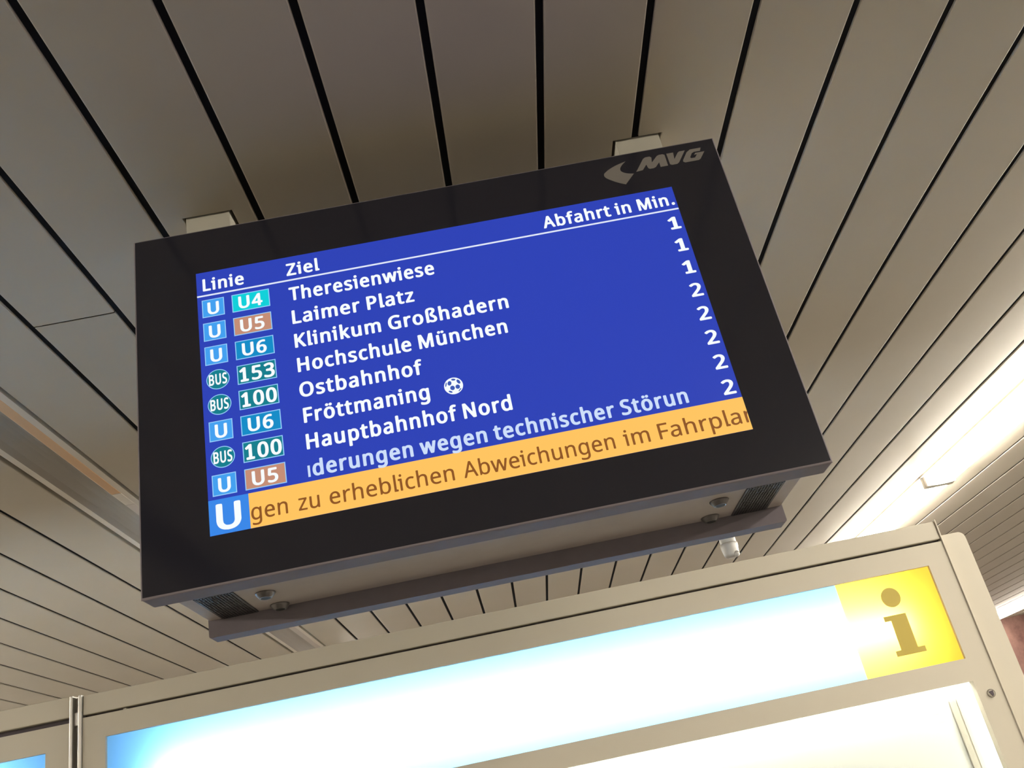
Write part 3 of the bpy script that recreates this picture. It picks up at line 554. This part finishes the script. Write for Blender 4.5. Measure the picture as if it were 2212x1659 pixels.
def layout(s, font):
    x, out = 0.0, []
    for ch in s:
        adv, cs = font[ch]
        out += [[(px + x, py) for px, py in c] for c in cs]
        x += adv
    return out

def clip_right(poly, lim):
    out = []
    n = len(poly)
    for i in range(n):
        a, b = poly[i], poly[(i + 1) % n]
        if a[0] <= lim:
            out.append(a)
        if (a[0] <= lim) != (b[0] <= lim):
            t = (lim - a[0]) / (b[0] - a[0])
            out.append((lim, a[1] + t * (b[1] - a[1])))
    return out

def fill_mesh(name, polys, conv):
    # flat filled shape (holes by even-odd fill), conv maps (x, y) to a point in the scene
    cu = bpy.data.curves.new(name, 'CURVE')
    cu.dimensions = '2D'
    cu.fill_mode = 'BOTH'
    for c in polys:
        if len(c) < 3:
            continue
        sp = cu.splines.new('POLY')
        sp.points.add(len(c) - 1)
        for i, (x, y) in enumerate(c):
            sp.points[i].co = (x, y, 0, 1)
        sp.use_cyclic_u = True
    o = bpy.data.objects.new(name, cu)
    col.objects.link(o)
    dg = bpy.context.evaluated_depsgraph_get()
    me = bpy.data.meshes.new_from_object(o.evaluated_get(dg))
    bpy.data.objects.remove(o)
    bpy.data.curves.remove(cu)
    for v in me.vertices:
        v.co = conv(v.co.x, v.co.y)
    me.name = name
    return me

# ------------------------------------------------------------------ departure board
BX = 0.6386
BZ0, BZ1 = 0.4889 + EYE, 1.2685 + EYE
Y_FACE = 1.6217
SX0 = 0.0026 - 1.0237 / 2
SZ1 = 0.8701 + EYE + 0.5758 / 2
U = 1.0237 / 16.0

board = thing('departure_board', 'black hanging departure board with bright blue screen listing lines and destinations', 'display', (0.0, 1.833, BZ0))
def frame_box(name, y0, y1, rear):
    bm = bmesh.new()
    r = bmesh.ops.create_cube(bm, size=1.0)
    for v in r['verts']:
        v.co = Vector((v.co.x * 2 * BX, (y0 + y1) / 2 + v.co.y * (y1 - y0), (BZ0 + BZ1) / 2 + v.co.z * (BZ1 - BZ0)))
    es = [e for e in bm.edges if abs(e.verts[0].co.y - e.verts[1].co.y) < 1e-6]
    tgt = y1 if rear else y0
    soft = [e for e in es if abs(e.verts[0].co.y - tgt) < 1e-5]
    bmesh.ops.bevel(bm, geom=soft, offset=0.009 if rear else 0.003, segments=3, profile=0.5, affect='EDGES')
    es = [e for e in bm.edges if abs(e.verts[0].co.y - e.verts[1].co.y) > 0.02]
    bmesh.ops.bevel(bm, geom=es, offset=0.004, segments=2, profile=0.5, affect='EDGES')
    return obj(name, bm, FRAME, board)
frame_box('front_frame', Y_FACE, 1.678, False)
frame_box('rear_frame', 1.988, 2.044, True)
box('rear_panel', -BX + 0.012, BX - 0.012, 2.0435, 2.0462, BZ0 + 0.012, BZ1 - 0.012, GLASS_BLACK, board)
panel = box('front_glass', -BX + 0.0035, BX - 0.0035, Y_FACE - 0.0012, Y_FACE + 0.002, BZ0 + 0.0045, BZ1 - 0.0035, GLASS_BLACK, board, 0.0006)
BODYZ0, BODYZ1 = 0.5256 + EYE, 1.2318 + EYE
body = box('housing', -0.6375, 0.6375, 1.677, 1.989, BODYZ0, BODYZ1, BODY, board, 0.003)

# ventilation grilles and fixing feet on the underside
def grille(x0, x1, y0, y1):
    g = bmesh.new()
    z1, z0 = BODYZ0 + 0.0005, BODYZ0 - 0.0025
    nx, ny = 12, 22
    for i in range(nx + 1):
        x = x0 + (x1 - x0) * i / nx
        w = 0.0022 if i in (0, nx) else 0.0008
        bm_box(g, x - w, x + w, y0, y1, z0, z1)
    for i in range(ny + 1):
        y = y0 + (y1 - y0) * i / ny
        w = 0.0022 if i in (0, ny) else 0.0013
        bm_box(g, x0, x1, y - w, y + w, z0 + 0.0004, z1)
    o = obj('ventilation_grille', g, MESHBLACK, board)
    o['label'] = 'dark ventilation grille'
    box('grille_backing', x0, x1, y0, y1, BODYZ0 - 0.0006, BODYZ0 + 0.0004, RUBBER, o)
grille(0.523, 0.599, 1.80, 1.983)
grille(-0.604, -0.5303, 1.80, 1.983)
for fx, fy in ((0.471, 1.851), (0.470, 1.964), (-0.4785, 1.857), (-0.4775, 1.966)):
    g = bmesh.new()
    bm_lathe(g, [(0.0205, 0.0), (0.0205, -0.0025), (0.0178, -0.006), (0.0135, -0.011), (0.0125, -0.012), (0.0105, -0.012), (0.009, -0.004)], (fx, fy, BODYZ0 + 0.0005), 36)
    o = obj('fixing_bolt', g, BOLT, board, True)
    o['label'] = 'dark round fixing bolt'
    g = bmesh.new()
    bm_cyl(g, (fx, fy, BODYZ0 - 0.0115), (fx, fy, BODYZ0 - 0.0045), 0.0096, 0.0096, 24)
    obj('bolt_recess', g, RUBBER, o)

# posts that carry the board, let into the ceiling
for xa, xb in ((-0.5772, -0.4735), (0.4698, 0.5772)):
    o = box('hanging_post', xa, xb, 1.7835, 1.8825, BZ1 - 0.037, ZC + 0.06, POST, board, 0.002)
    o['label'] = 'beige square hanging post'

# screen
Y_S = Y_FACE - 0.0016
screen = box('screen', SX0, SX0 + 16 * U, Y_S, Y_S + 0.001, SZ1 - 9 * U, SZ1, S_BLUE, board)
screen['label'] = 'bright blue departure screen'
def lay(n):
    y = Y_S - 0.00012 * n
    return lambda u, v: Vector((SX0 + u * U, y, SZ1 - v * U))
def shape(name, polys, m, layer, label=None, parent=None):
    o = link(name, fill_mesh(name, polys, lay(layer)), m, parent or screen)
    if label:
        o['label'] = label
    return o
def text(name, s, u0, u1, base, cap, m, layer=4, font=None, label=None, extra=None, clip=None):
    font = font or BOLD
    polys = layout(s, font)
    xs = [p[0] for c in polys for p in c]
    a, b = min(xs), max(xs)
    k = (u1 - u0) / (b - a)
    q = [[(u0 + (x - a) * k, base - y * cap) for x, y in c] for c in polys]
    if extra:
        q += extra
    if clip:
        q = [clip_right(c, clip) for c in q]
    return shape(name, q, m, layer, label)
def rect(u0, u1, v0, v1):
    return [(u0, v0), (u1, v0), (u1, v1), (u0, v1)]
def disc(cx, cy, rx, ry, n=40):
    return [(cx + rx * math.cos(2 * math.pi * i / n), cy + ry * math.sin(2 * math.pi * i / n)) for i in range(n)]

text('header_text', 'Linie', 0.20, 1.54, 0.735, 0.47, S_WHITE)
text('header_text', 'Ziel', 2.93, 4.01, 0.735, 0.47, S_WHITE)
text('header_text', 'Abfahrt in Min.', 11.48, 15.93, 0.73, 0.47, S_WHITE)
shape('header_rule', [rect(0.0, 15.99, 0.875, 0.935)], S_LINE, 2)

ROWS = [('U', 'U4', S_U4, 'Theresienwiese', 2.94, 7.67, '1'), ('U', 'U5', S_U5, 'Laimer Platz', 2.96, 6.88, '1'),
        ('U', 'U6', S_U6, 'Klinikum Großhadern', 2.96, 9.78, '1'), ('B', '153', S_BUS, 'Hochschule München', 2.97, 9.58, '2'),
        ('B', '100', S_BUS, 'Ostbahnhof', 2.95, 6.76, '2'), ('U', 'U6', S_U6, 'Fröttmaning', 2.99, 6.84, '2'),
        ('B', '100', S_BUS, 'Hauptbahnhof Nord', 2.99, 9.22, '2'), ('U', 'U5', S_U5, None, 0, 0, '2')]
for i, (sym, num, m, dest, u0, u1, mins) in enumerate(ROWS):
    t0 = 1.07 + 0.8707 * i
    b0 = 1.695 + 0.8707 * i
    if sym == 'U':
        shape('transit_badge', [rect(0.14, 0.855, t0, t0 + 0.66)], S_UB, 1, 'light outline of a transit badge')
        shape('transit_badge', [rect(0.168, 0.827, t0 + 0.028, t0 + 0.632)], S_U, 2, 'light blue transit badge')
        text('transit_letter', 'U', 0.315, 0.685, t0 + 0.575, 0.46, S_WHITE)
    else:
        c = t0 + 0.33
        shape('bus_badge', [disc(0.505, c, 0.36, 0.345)], S_UB, 1, 'light outline of a bus badge')
        shape('bus_badge', [disc(0.505, c, 0.335, 0.320)], S_BUS, 2, 'round teal bus badge')
        text('bus_lettering', 'BUS', 0.225, 0.785, c + 0.19, 0.38, S_WHITE)
    shape('line_badge', [rect(1.10, 2.315, t0, t0 + 0.66)], S_UB, 1, 'light outline of a line badge')
    shape('line_badge', [rect(1.128, 2.287, t0 + 0.028, t0 + 0.632)], m, 2, 'coloured line badge')
    if num[0] == 'U':
        text('line_number', num, 1.31, 2.08, t0 + 0.565, 0.46, S_WHITE)
    else:
        text('line_number', num, 1.17, 2.26, t0 + 0.59, 0.50, S_WHITE)
    if dest:
        text('destination_text', dest, u0, u1, b0, 0.505, S_WHITE)
    text('departure_minutes', mins, 15.50, 15.89, b0 - 0.01, 0.49, S_WHITE)
text('notice_text', 'derungen wegen technischer Störun', 3.09, 14.42, 7.79, 0.505, S_NOTE, label='pale scrolling notice', extra=[rect(2.95, 3.02, 7.43, 7.79)])

# football beside the sixth destination
def football():
    cx, cy, r = 7.60, 5.765, 0.29
    shape('football_icon', [disc(cx, cy, r, r * 0.97)], S_WHITE, 2)
    # dark patches as they sit on the ball: centre, half axes, tilt
    for px, py, a, b, tilt in ((-105, -70, 52, 62, 20), (-30, 55, 62, 60, 0), (110, 25, 60, 58, 0), (135, -110, 66, 40, 50), (0, -165, 58, 26, 0),
                               (-200, -35, 16, 62, 12), (-85, 155, 54, 24, 18), (165, 105, 14, 58, 40)):
        ca, sa = math.cos(math.radians(tilt)), math.sin(math.radians(tilt))
        poly = []
        for q in range(18):
            t = 2 * math.pi * q / 18
            ex, ey = a * math.cos(t), b * math.sin(t)
            dx, dy = (px + ex * ca - ey * sa) / 255.0 * r, (py + ex * sa + ey * ca) / 225.0 * r
            v = (dy + 0.18 * dx / 0.985) / (1 + 0.18 * 0.12 / 0.985)
            poly.append((cx + (dx - 0.12 * v) / 0.985, cy + v))
        shape('football_patch', [poly], S_BUSBLUE, 3)
S_BUSBLUE = glow('screen_ball_blue', srgb(58, 88, 178))
football()

# orange ticker
shape('ticker_bar', [rect(1.17, 16.0, 7.93, 9.0)], S_ORANGE, 1, 'orange ticker bar')
for s, a, b in (('gen', 1.21, 2.27), ('zu', 2.58, 3.20), ('erheblichen', 3.49, 7.15), ('Abweichungen', 7.43, 11.94), ('im', 12.22, 12.99), ('Fahrplan', 13.27, 16.22)):
    text('ticker_text', s, a, b, 8.765, 0.50, S_BROWN, 3, THIN, 'brown ticker lettering', clip=15.995)
shape('ticker_symbol', [rect(0.0, 1.17, 7.93, 9.0)], S_BIGU, 1, 'blue square with a large letter')
text('ticker_letter', 'U', 0.205, 0.925, 8.885, 0.81, S_WHITE, 3)

# operator emblem printed on the front glass
def smooth_closed(pts, n=5):
    out = []
    m = len(pts)
    for i in range(m):
        p0, p1, p2, p3 = (Vector(pts[(i + d - 1) % m]) for d in range(4))
        for q in range(n):
            t = q / n
            v = 0.5 * ((2 * p1) + (p2 - p0) * t + (2 * p0 - 5 * p1 + 4 * p2 - p3) * t * t + (3 * p1 - p0 - 3 * p2 + p3) * t ** 3)
            out.append((v.x, v.y))
    return out
def arc(p, c, q, n=10):
    return [((1 - t) ** 2 * p[0] + 2 * t * (1 - t) * c[0] + t * t * q[0], (1 - t) ** 2 * p[1] + 2 * t * (1 - t) * c[1] + t * t * q[1]) for t in [i / n for i in range(n)]]
swoosh = arc((14.76, -1.37), (14.18, -1.25), (13.93, -1.02)) + arc((13.93, -1.02), (13.86, -0.90), (14.00, -0.78)) + arc((14.00, -0.78), (14.25, -0.56), (14.54, -0.43)) \
    + [(14.54, -0.43), (14.91, -0.81)] + arc((14.91, -0.81), (14.60, -0.86), (14.51, -1.00)) + arc((14.51, -1.00), (14.44, -1.15), (14.76, -1.37))
shape('operator_emblem', [swoosh], LOGO, 1, 'grey printed crescent emblem', panel)
letter_m = [(15.00, -0.86), (15.06, -0.93), (15.36, -1.34), (15.45, -1.39), (15.60, -1.39), (15.655, -1.34), (15.62, -1.13), (15.85, -1.36), (15.93, -1.39), (16.06, -1.39), (16.12, -1.35),
            (16.12, -0.88), (15.86, -0.88), (15.86, -1.08), (15.70, -0.91), (15.62, -0.88), (15.49, -0.88), (15.44, -0.92), (15.41, -1.08), (15.24, -0.88)]
letter_v = [(16.19, -1.38), (16.43, -1.38), (16.40, -1.10), (16.58, -1.34), (16.64, -1.38), (16.84, -1.38), (16.52, -0.93), (16.44, -0.88), (16.26, -0.88), (16.20, -0.92)]
letter_g = [(17.40, -1.38), (17.34, -1.25), (17.12, -1.25), (17.04, -1.21), (16.94, -1.05), (16.97, -1.01), (17.10, -1.01), (17.20, -1.13), (17.10, -1.13), (17.16, -1.20), (17.48, -1.20), (17.27, -0.92), (17.20, -0.88), (16.72, -0.88), (16.66, -0.93), (16.68, -1.00), (16.88, -1.29), (17.02, -1.38)]
shape('operator_lettering', [letter_m, letter_v, letter_g], LOGO, 1, 'grey printed operator lettering', panel)

# ------------------------------------------------------------------ information cabinets
CY = 3.0            # front plane
CD = 0.26           # depth

def cabinet(xl, xr, top, fascia0, frame1, win, header_label, label, split=None, case=True):
    # win: header window (x0, x1, z0, z1)
    t = thing('information_cabinet', label, 'information cabinet', ((xl + xr) / 2, CY + CD / 2, 0.0))
    wx0, wx1, wz0, wz1 = win
    cz1 = 0.139 + EYE
    cz0 = -0.85 + EYE
    cx0, cx1 = wx0, wx1 - 0.005
    box('fascia', xl, xr, CY, CY + 0.03, fascia0, top, CAB, t, 0.003)
    box('groove_backing', xl, xr, CY + 0.022, CY + 0.04, frame1 - 0.01, fascia0 + 0.01, KEYHOLE, t)
    # face frame as one sheet with two openings
    bm = bmesh.new()
    y0, y1 = CY, CY + 0.03
    bm_box(bm, xl, wx0, y0, y1, 0.18, frame1)
    bm_box(bm, wx1, xr, y0, y1, 0.18, frame1)
    bm_box(bm, wx0, wx1, y0, y1, wz1, frame1)
    bm_box(bm, wx0, wx1, y0, y1, cz1, wz0)
    bm_box(bm, wx0, wx1, y0, y1, 0.18, cz0)
    bm_box(bm, cx1, wx1, y0, y1, cz0, cz1)
    obj('face_frame', bm, CAB, t)
    # carcass behind: back, sides, top, shelf between header and case, bottom, plinth
    bm = bmesh.new()
    bm_box(bm, xl + 0.01, xr - 0.01, CY + CD - 0.02, CY + CD, 0.18, cz0 - 0.012)
    bm_box(bm, xl + 0.01, xr - 0.01, CY + CD - 0.02, CY + CD, cz1 + 0.012, wz0 - 0.012)
    bm_box(bm, xl + 0.01, wx0 - 0.006, CY + CD - 0.02, CY + CD, cz0 - 0.012, cz1 + 0.012)
    bm_box(bm, wx1 + 0.006, xr - 0.01, CY + CD - 0.02, CY + CD, cz0 - 0.012, cz1 + 0.012)
    bm_box(bm, xl + 0.01, xr - 0.01, CY + CD - 0.02, CY + CD, wz1 + 0.012, top - 0.01)
    bm_box(bm, xl + 0.01, wx0 - 0.006, CY + CD - 0.02, CY + CD, wz0 - 0.012, wz1 + 0.012)
    bm_box(bm, wx1 + 0.006, xr - 0.01, CY + CD - 0.02, CY + CD, wz0 - 0.012, wz1 + 0.012)
    bm_box(bm, xl + 0.01, wx0 - 0.006, CY + 0.03, CY + CD - 0.02, 0.18, top - 0.01)
    bm_box(bm, cx1 + 0.055, xr - 0.01, CY + 0.03, CY + CD - 0.02, 0.18, cz1 + 0.055)
    bm_box(bm, wx1 + 0.006, xr - 0.01, CY + 0.03, CY + CD - 0.02, cz1 + 0.055, top - 0.01)
    bm_box(bm, wx0 - 0.006, wx1 + 0.006, CY + 0.04, CY + CD - 0.02, wz1 + 0.012, top - 0.01)
    bm_box(bm, wx0 - 0.006, wx1 + 0.006, CY + 0.03, CY + CD - 0.02, cz1 + 0.042, wz0 - 0.012)
    bm_box(bm, wx0 - 0.006, wx1 + 0.006, CY + 0.03, CY + CD - 0.02, 0.18, cz0 - 0.012)
    obj('carcass', bm, INNER, t)
    box('plinth', xl + 0.05, xr - 0.05, CY + 0.03, CY + CD - 0.03, 0.0, 0.18, FRAME, t)
    # header light box
    ye = CY + 0.012
    sx = split if split else wx1
    o = sheet('header_panel', wx0 - 0.004, sx, ye, ye + 0.004, wz0 - 0.008, wz1 + 0.008, BLUE, t)
    o['label'] = header_label
    if split:
        yp = sheet('symbol_panel', sx, wx1 + 0.004, ye, ye + 0.004, wz0 - 0.008, wz1 + 0.008, YELLOW, t)
        yp['label'] = 'yellow backlit panel with a letter i'
    sheet('rear_fill_header', wx0 - 0.004, wx1 + 0.004, CY + CD - 0.012, CY + CD - 0.008, wz0 - 0.008, wz1 + 0.008, BLUE, t, 1)  # added glowing panel on the unseen back, lights the ceiling beyond
    g = bmesh.new()
    zc = (wz0 + wz1) / 2
    yt = CY + 0.066
    bm_cyl(g, (wx0 + 0.15, yt, zc - 0.012), (wx1 - 0.125, yt, zc - 0.012), 0.013, 0.013, 12)
    obj('header_tube', g, TUBEM, t, True)
    # unseen rear side: tubes and panel added to light the ceiling behind
    bm = bmesh.new()
    yr = CY + CD - 0.075
    bm_cyl(bm, (wx0 + 0.1, yr, zc), (wx1 - 0.1, yr, zc), 0.013, 0.013, 12)
    for q in (0.2, 0.5, 0.8):
        zz = cz0 + (cz1 - cz0) * q
        bm_cyl(bm, (wx0 + 0.1, yr, zz), (wx1 - 0.1, yr, zz), 0.013, 0.013, 12)
    obj('rear_fill_tube', bm, REAR_FILLM, t, True)
    sheet('rear_fill_case', cx0 - 0.004, cx1 + 0.004, CY + CD - 0.012, CY + CD - 0.008, cz0 - 0.008, cz1 + 0.008, MILK, t, 1)  # second added panel, throws the rear tubes' light upwards behind
    box('divider', wx0 - 0.006, wx1 + 0.006, CY + 0.105, CY + 0.115, cz0, wz1, INNER, t)
    if case:
        pane = box('case_pane', cx0 - 0.004, cx1 + 0.004, CY + 0.016, CY + 0.020, cz0 - 0.006, cz1 + 0.006, PANE, t)
        pane['label'] = 'clear glass pane'
        bm = bmesh.new()
        bm_box(bm, cx1 - 0.060, cx1 - 0.042, CY + 0.080, CY + 0.088, cz0, cz1 - 0.038)
        bm_box(bm, cx1 - 0.036, cx1 - 0.022, CY + 0.083, CY + 0.088, cz0, cz1 - 0.038)
        obj('case_rail', bm, RAIL, t)
        bm = bmesh.new()
        bm_box(bm, cx0, cx1 + 0.055, CY + 0.088, CY + 0.094, cz0 - 0.006, cz1 + 0.042)
        obj('case_back', bm, WHITE, t)
        g = bmesh.new()
        bm_cyl(g, (cx0 + 0.1, CY + 0.052, cz1 + 0.024), (cx1 - 0.03, CY + 0.052, cz1 + 0.024), 0.008, 0.008, 10)
        bm_cyl(g, (cx1 + 0.040, CY + 0.052, cz0 + 0.05), (cx1 + 0.040, CY + 0.052, cz1 - 0.02), 0.007, 0.007, 10)
        obj('case_tube', g, CASEM, t, True)
    return t, (cx0, cx1, cz0, cz1)

cab, (cx0, cx1, cz0, cz1) = cabinet(-1.3685, 1.431, 0.640 + EYE, 0.5795 + EYE, 0.5720 + EYE, (-1.2975, 1.3600, 0.206 + EYE, 0.5035 + EYE),
    'light blue backlit panel', 'beige information cabinet with glowing light blue header and yellow i panel', 1.0475)
# letter i on the yellow panel
yi = CY + 0.0105
g = bmesh.new()
bm_prism_y(g, [(1.2083 + 0.031 * math.cos(2 * math.pi * i / 40), 0.4315 + EYE + 0.031 * math.sin(2 * math.pi * i / 40)) for i in range(40)], yi, yi + 0.0013)
bm_prism_y(g, [(1.1626, 0.3765 + EYE), (1.2356, 0.3765 + EYE), (1.2354, 0.2695 + EYE), (1.2577, 0.2695 + EYE), (1.2577, 0.2520 + EYE), (1.1622, 0.2520 + EYE), (1.1622, 0.2685 + EYE), (1.1810, 0.2695 + EYE), (1.1826, 0.3610 + EYE), (1.1626, 0.3610 + EYE)], yi, yi + 0.0013)
symbol = [o for o in cab.children if o.name.startswith('symbol_panel')][0]
obj('information_letter', g, OLIVE, symbol)['label'] = 'dark letter i, glare put into its olive colour'
# corner post on the right with its edge bead
bm = bmesh.new()
zt = 0.592 + EYE
pts = [(1.433, 0.0), (1.518, 0.0)] + [(1.518 - 0.022 + 0.022 * math.cos(a), zt - 0.022 + 0.022 * math.sin(a)) for a in [i * math.pi / 12 for i in range(7)]] + [(1.433, zt)]
bm_prism_y(bm, pts, CY + 0.012, CY + CD - 0.02)
obj('corner_post', bm, CAB, cab)
box('edge_bead', 1.4315, 1.4365, CY - 0.004, CY + 0.02, 0.18, 0.645 + EYE, CAB, cab, 0.0015)
# lock
g = bmesh.new()
bm_lathe(g, [(0.0125, 0.0), (0.0125, -0.003), (0.011, -0.0045), (0.0098, -0.0035)], (1.3941, CY, 0.0945 + EYE), 28, 'Y')
lk = obj('lock', g, LOCK, cab)
g = bmesh.new()
bm_prism_y(g, [(1.3865, 0.0995 + EYE), (1.4000, 0.1015 + EYE), (1.3990, 0.0885 + EYE), (1.3945, 0.0845 + EYE)], CY - 0.0055, CY - 0.0035)
obj('keyhole', g, KEYHOLE, lk)
# double rib post at the left joint
g = bmesh.new()
bm_box(g, -1.4076, -1.3975, CY - 0.006, CY + 0.05, 0.0, 0.645 + EYE, 0.002)
obj('joint_rib', g, ALU, cab)
g = bmesh.new()
bm_box(g, -1.3812, -1.3697, CY - 0.006, CY + 0.05, 0.0, 0.643 + EYE, 0.002)
obj('joint_rib', g, ALU, cab)
box('joint_channel', -1.3975, -1.3812, CY + 0.018, CY + 0.045, 0.0, 0.640 + EYE, TROUGHIN, cab)
box('joint_clip', -1.3972, -1.3842, CY + 0.004, CY + 0.02, 0.553 + EYE, 0.593 + EYE, ALU, cab, 0.001)
box('joint_clip', -1.2415, -1.2330, CY - 0.001, CY + 0.02, 0.5700 + EYE, 0.5755 + EYE, CAB, cab)

# poster in the lit case
poster = thing('poster', 'white poster hanging inside the brightly lit case below the yellow i', 'poster', (0.0, CY + 0.086, cz0 + 0.03))
bm = bmesh.new()
bm_box(bm, cx0 + 0.07, 1.291, CY + 0.0845, CY + 0.0870, cz0 + 0.03, 0.0995 + EYE)
obj('sheet', bm, PAPER, poster)
g = bmesh.new()
bm_prism_y(g, [(1.243, 0.052 + EYE), (1.263, 0.055 + EYE), (1.262, 0.045 + EYE), (1.241, 0.043 + EYE)], CY + 0.0838, CY + 0.0844)
bm_prism_y(g, [(1.225, 0.075 + EYE), (1.262, 0.082 + EYE), (1.262, 0.073 + EYE), (1.224, 0.068 + EYE)], CY + 0.0838, CY + 0.0844)
obj('faint_print', g, OVEREXPOSED, poster)

cabinet(-4.15, -1.4085, 0.6455 + EYE, 0.5815 + EYE, 0.5645 + EYE, (-4.05, -1.482, 0.193 + EYE, 0.490 + EYE),
    'blue backlit panel', 'neighbouring beige cabinet at the bottom left corner with a blue lit panel', None)

# ------------------------------------------------------------------ small fixture under the ceiling
fx = thing('ceiling_fixture', 'small white cylindrical fixture under the ceiling, just below the right end of the departure board', 'ceiling fixture', (1.402, 5.6, ZC))
g = bmesh.new()
bm_lathe(g, [(0.060, 0.0), (0.060, -0.006), (0.049, -0.012), (0.049, HC * 0 - 0.118), (0.047, -0.121)], (1.402, 5.6, ZC), 36)
obj('collar', g, PLASTIC, fx, True)
g = bmesh.new()
bm_lathe(g, [(0.0535, -0.121), (0.0555, -0.126), (0.0545, -0.14), (0.046, -0.192), (0.041, -0.203), (0.030, -0.208)], (1.402, 5.6, ZC), 36)
obj('shade', g, PLASTIC, fx, True)
g = bmesh.new()
bm_lathe(g, [(0.001, 0.019)] + [(0.019 * math.sin(a), 0.019 * math.cos(a)) for a in [math.pi * i / 12 for i in range(1, 12)]] + [(0.001, -0.019)], (1.424, 5.565, ZC - 0.198), 24)
obj('lens', g, PLASTIC, fx, True)
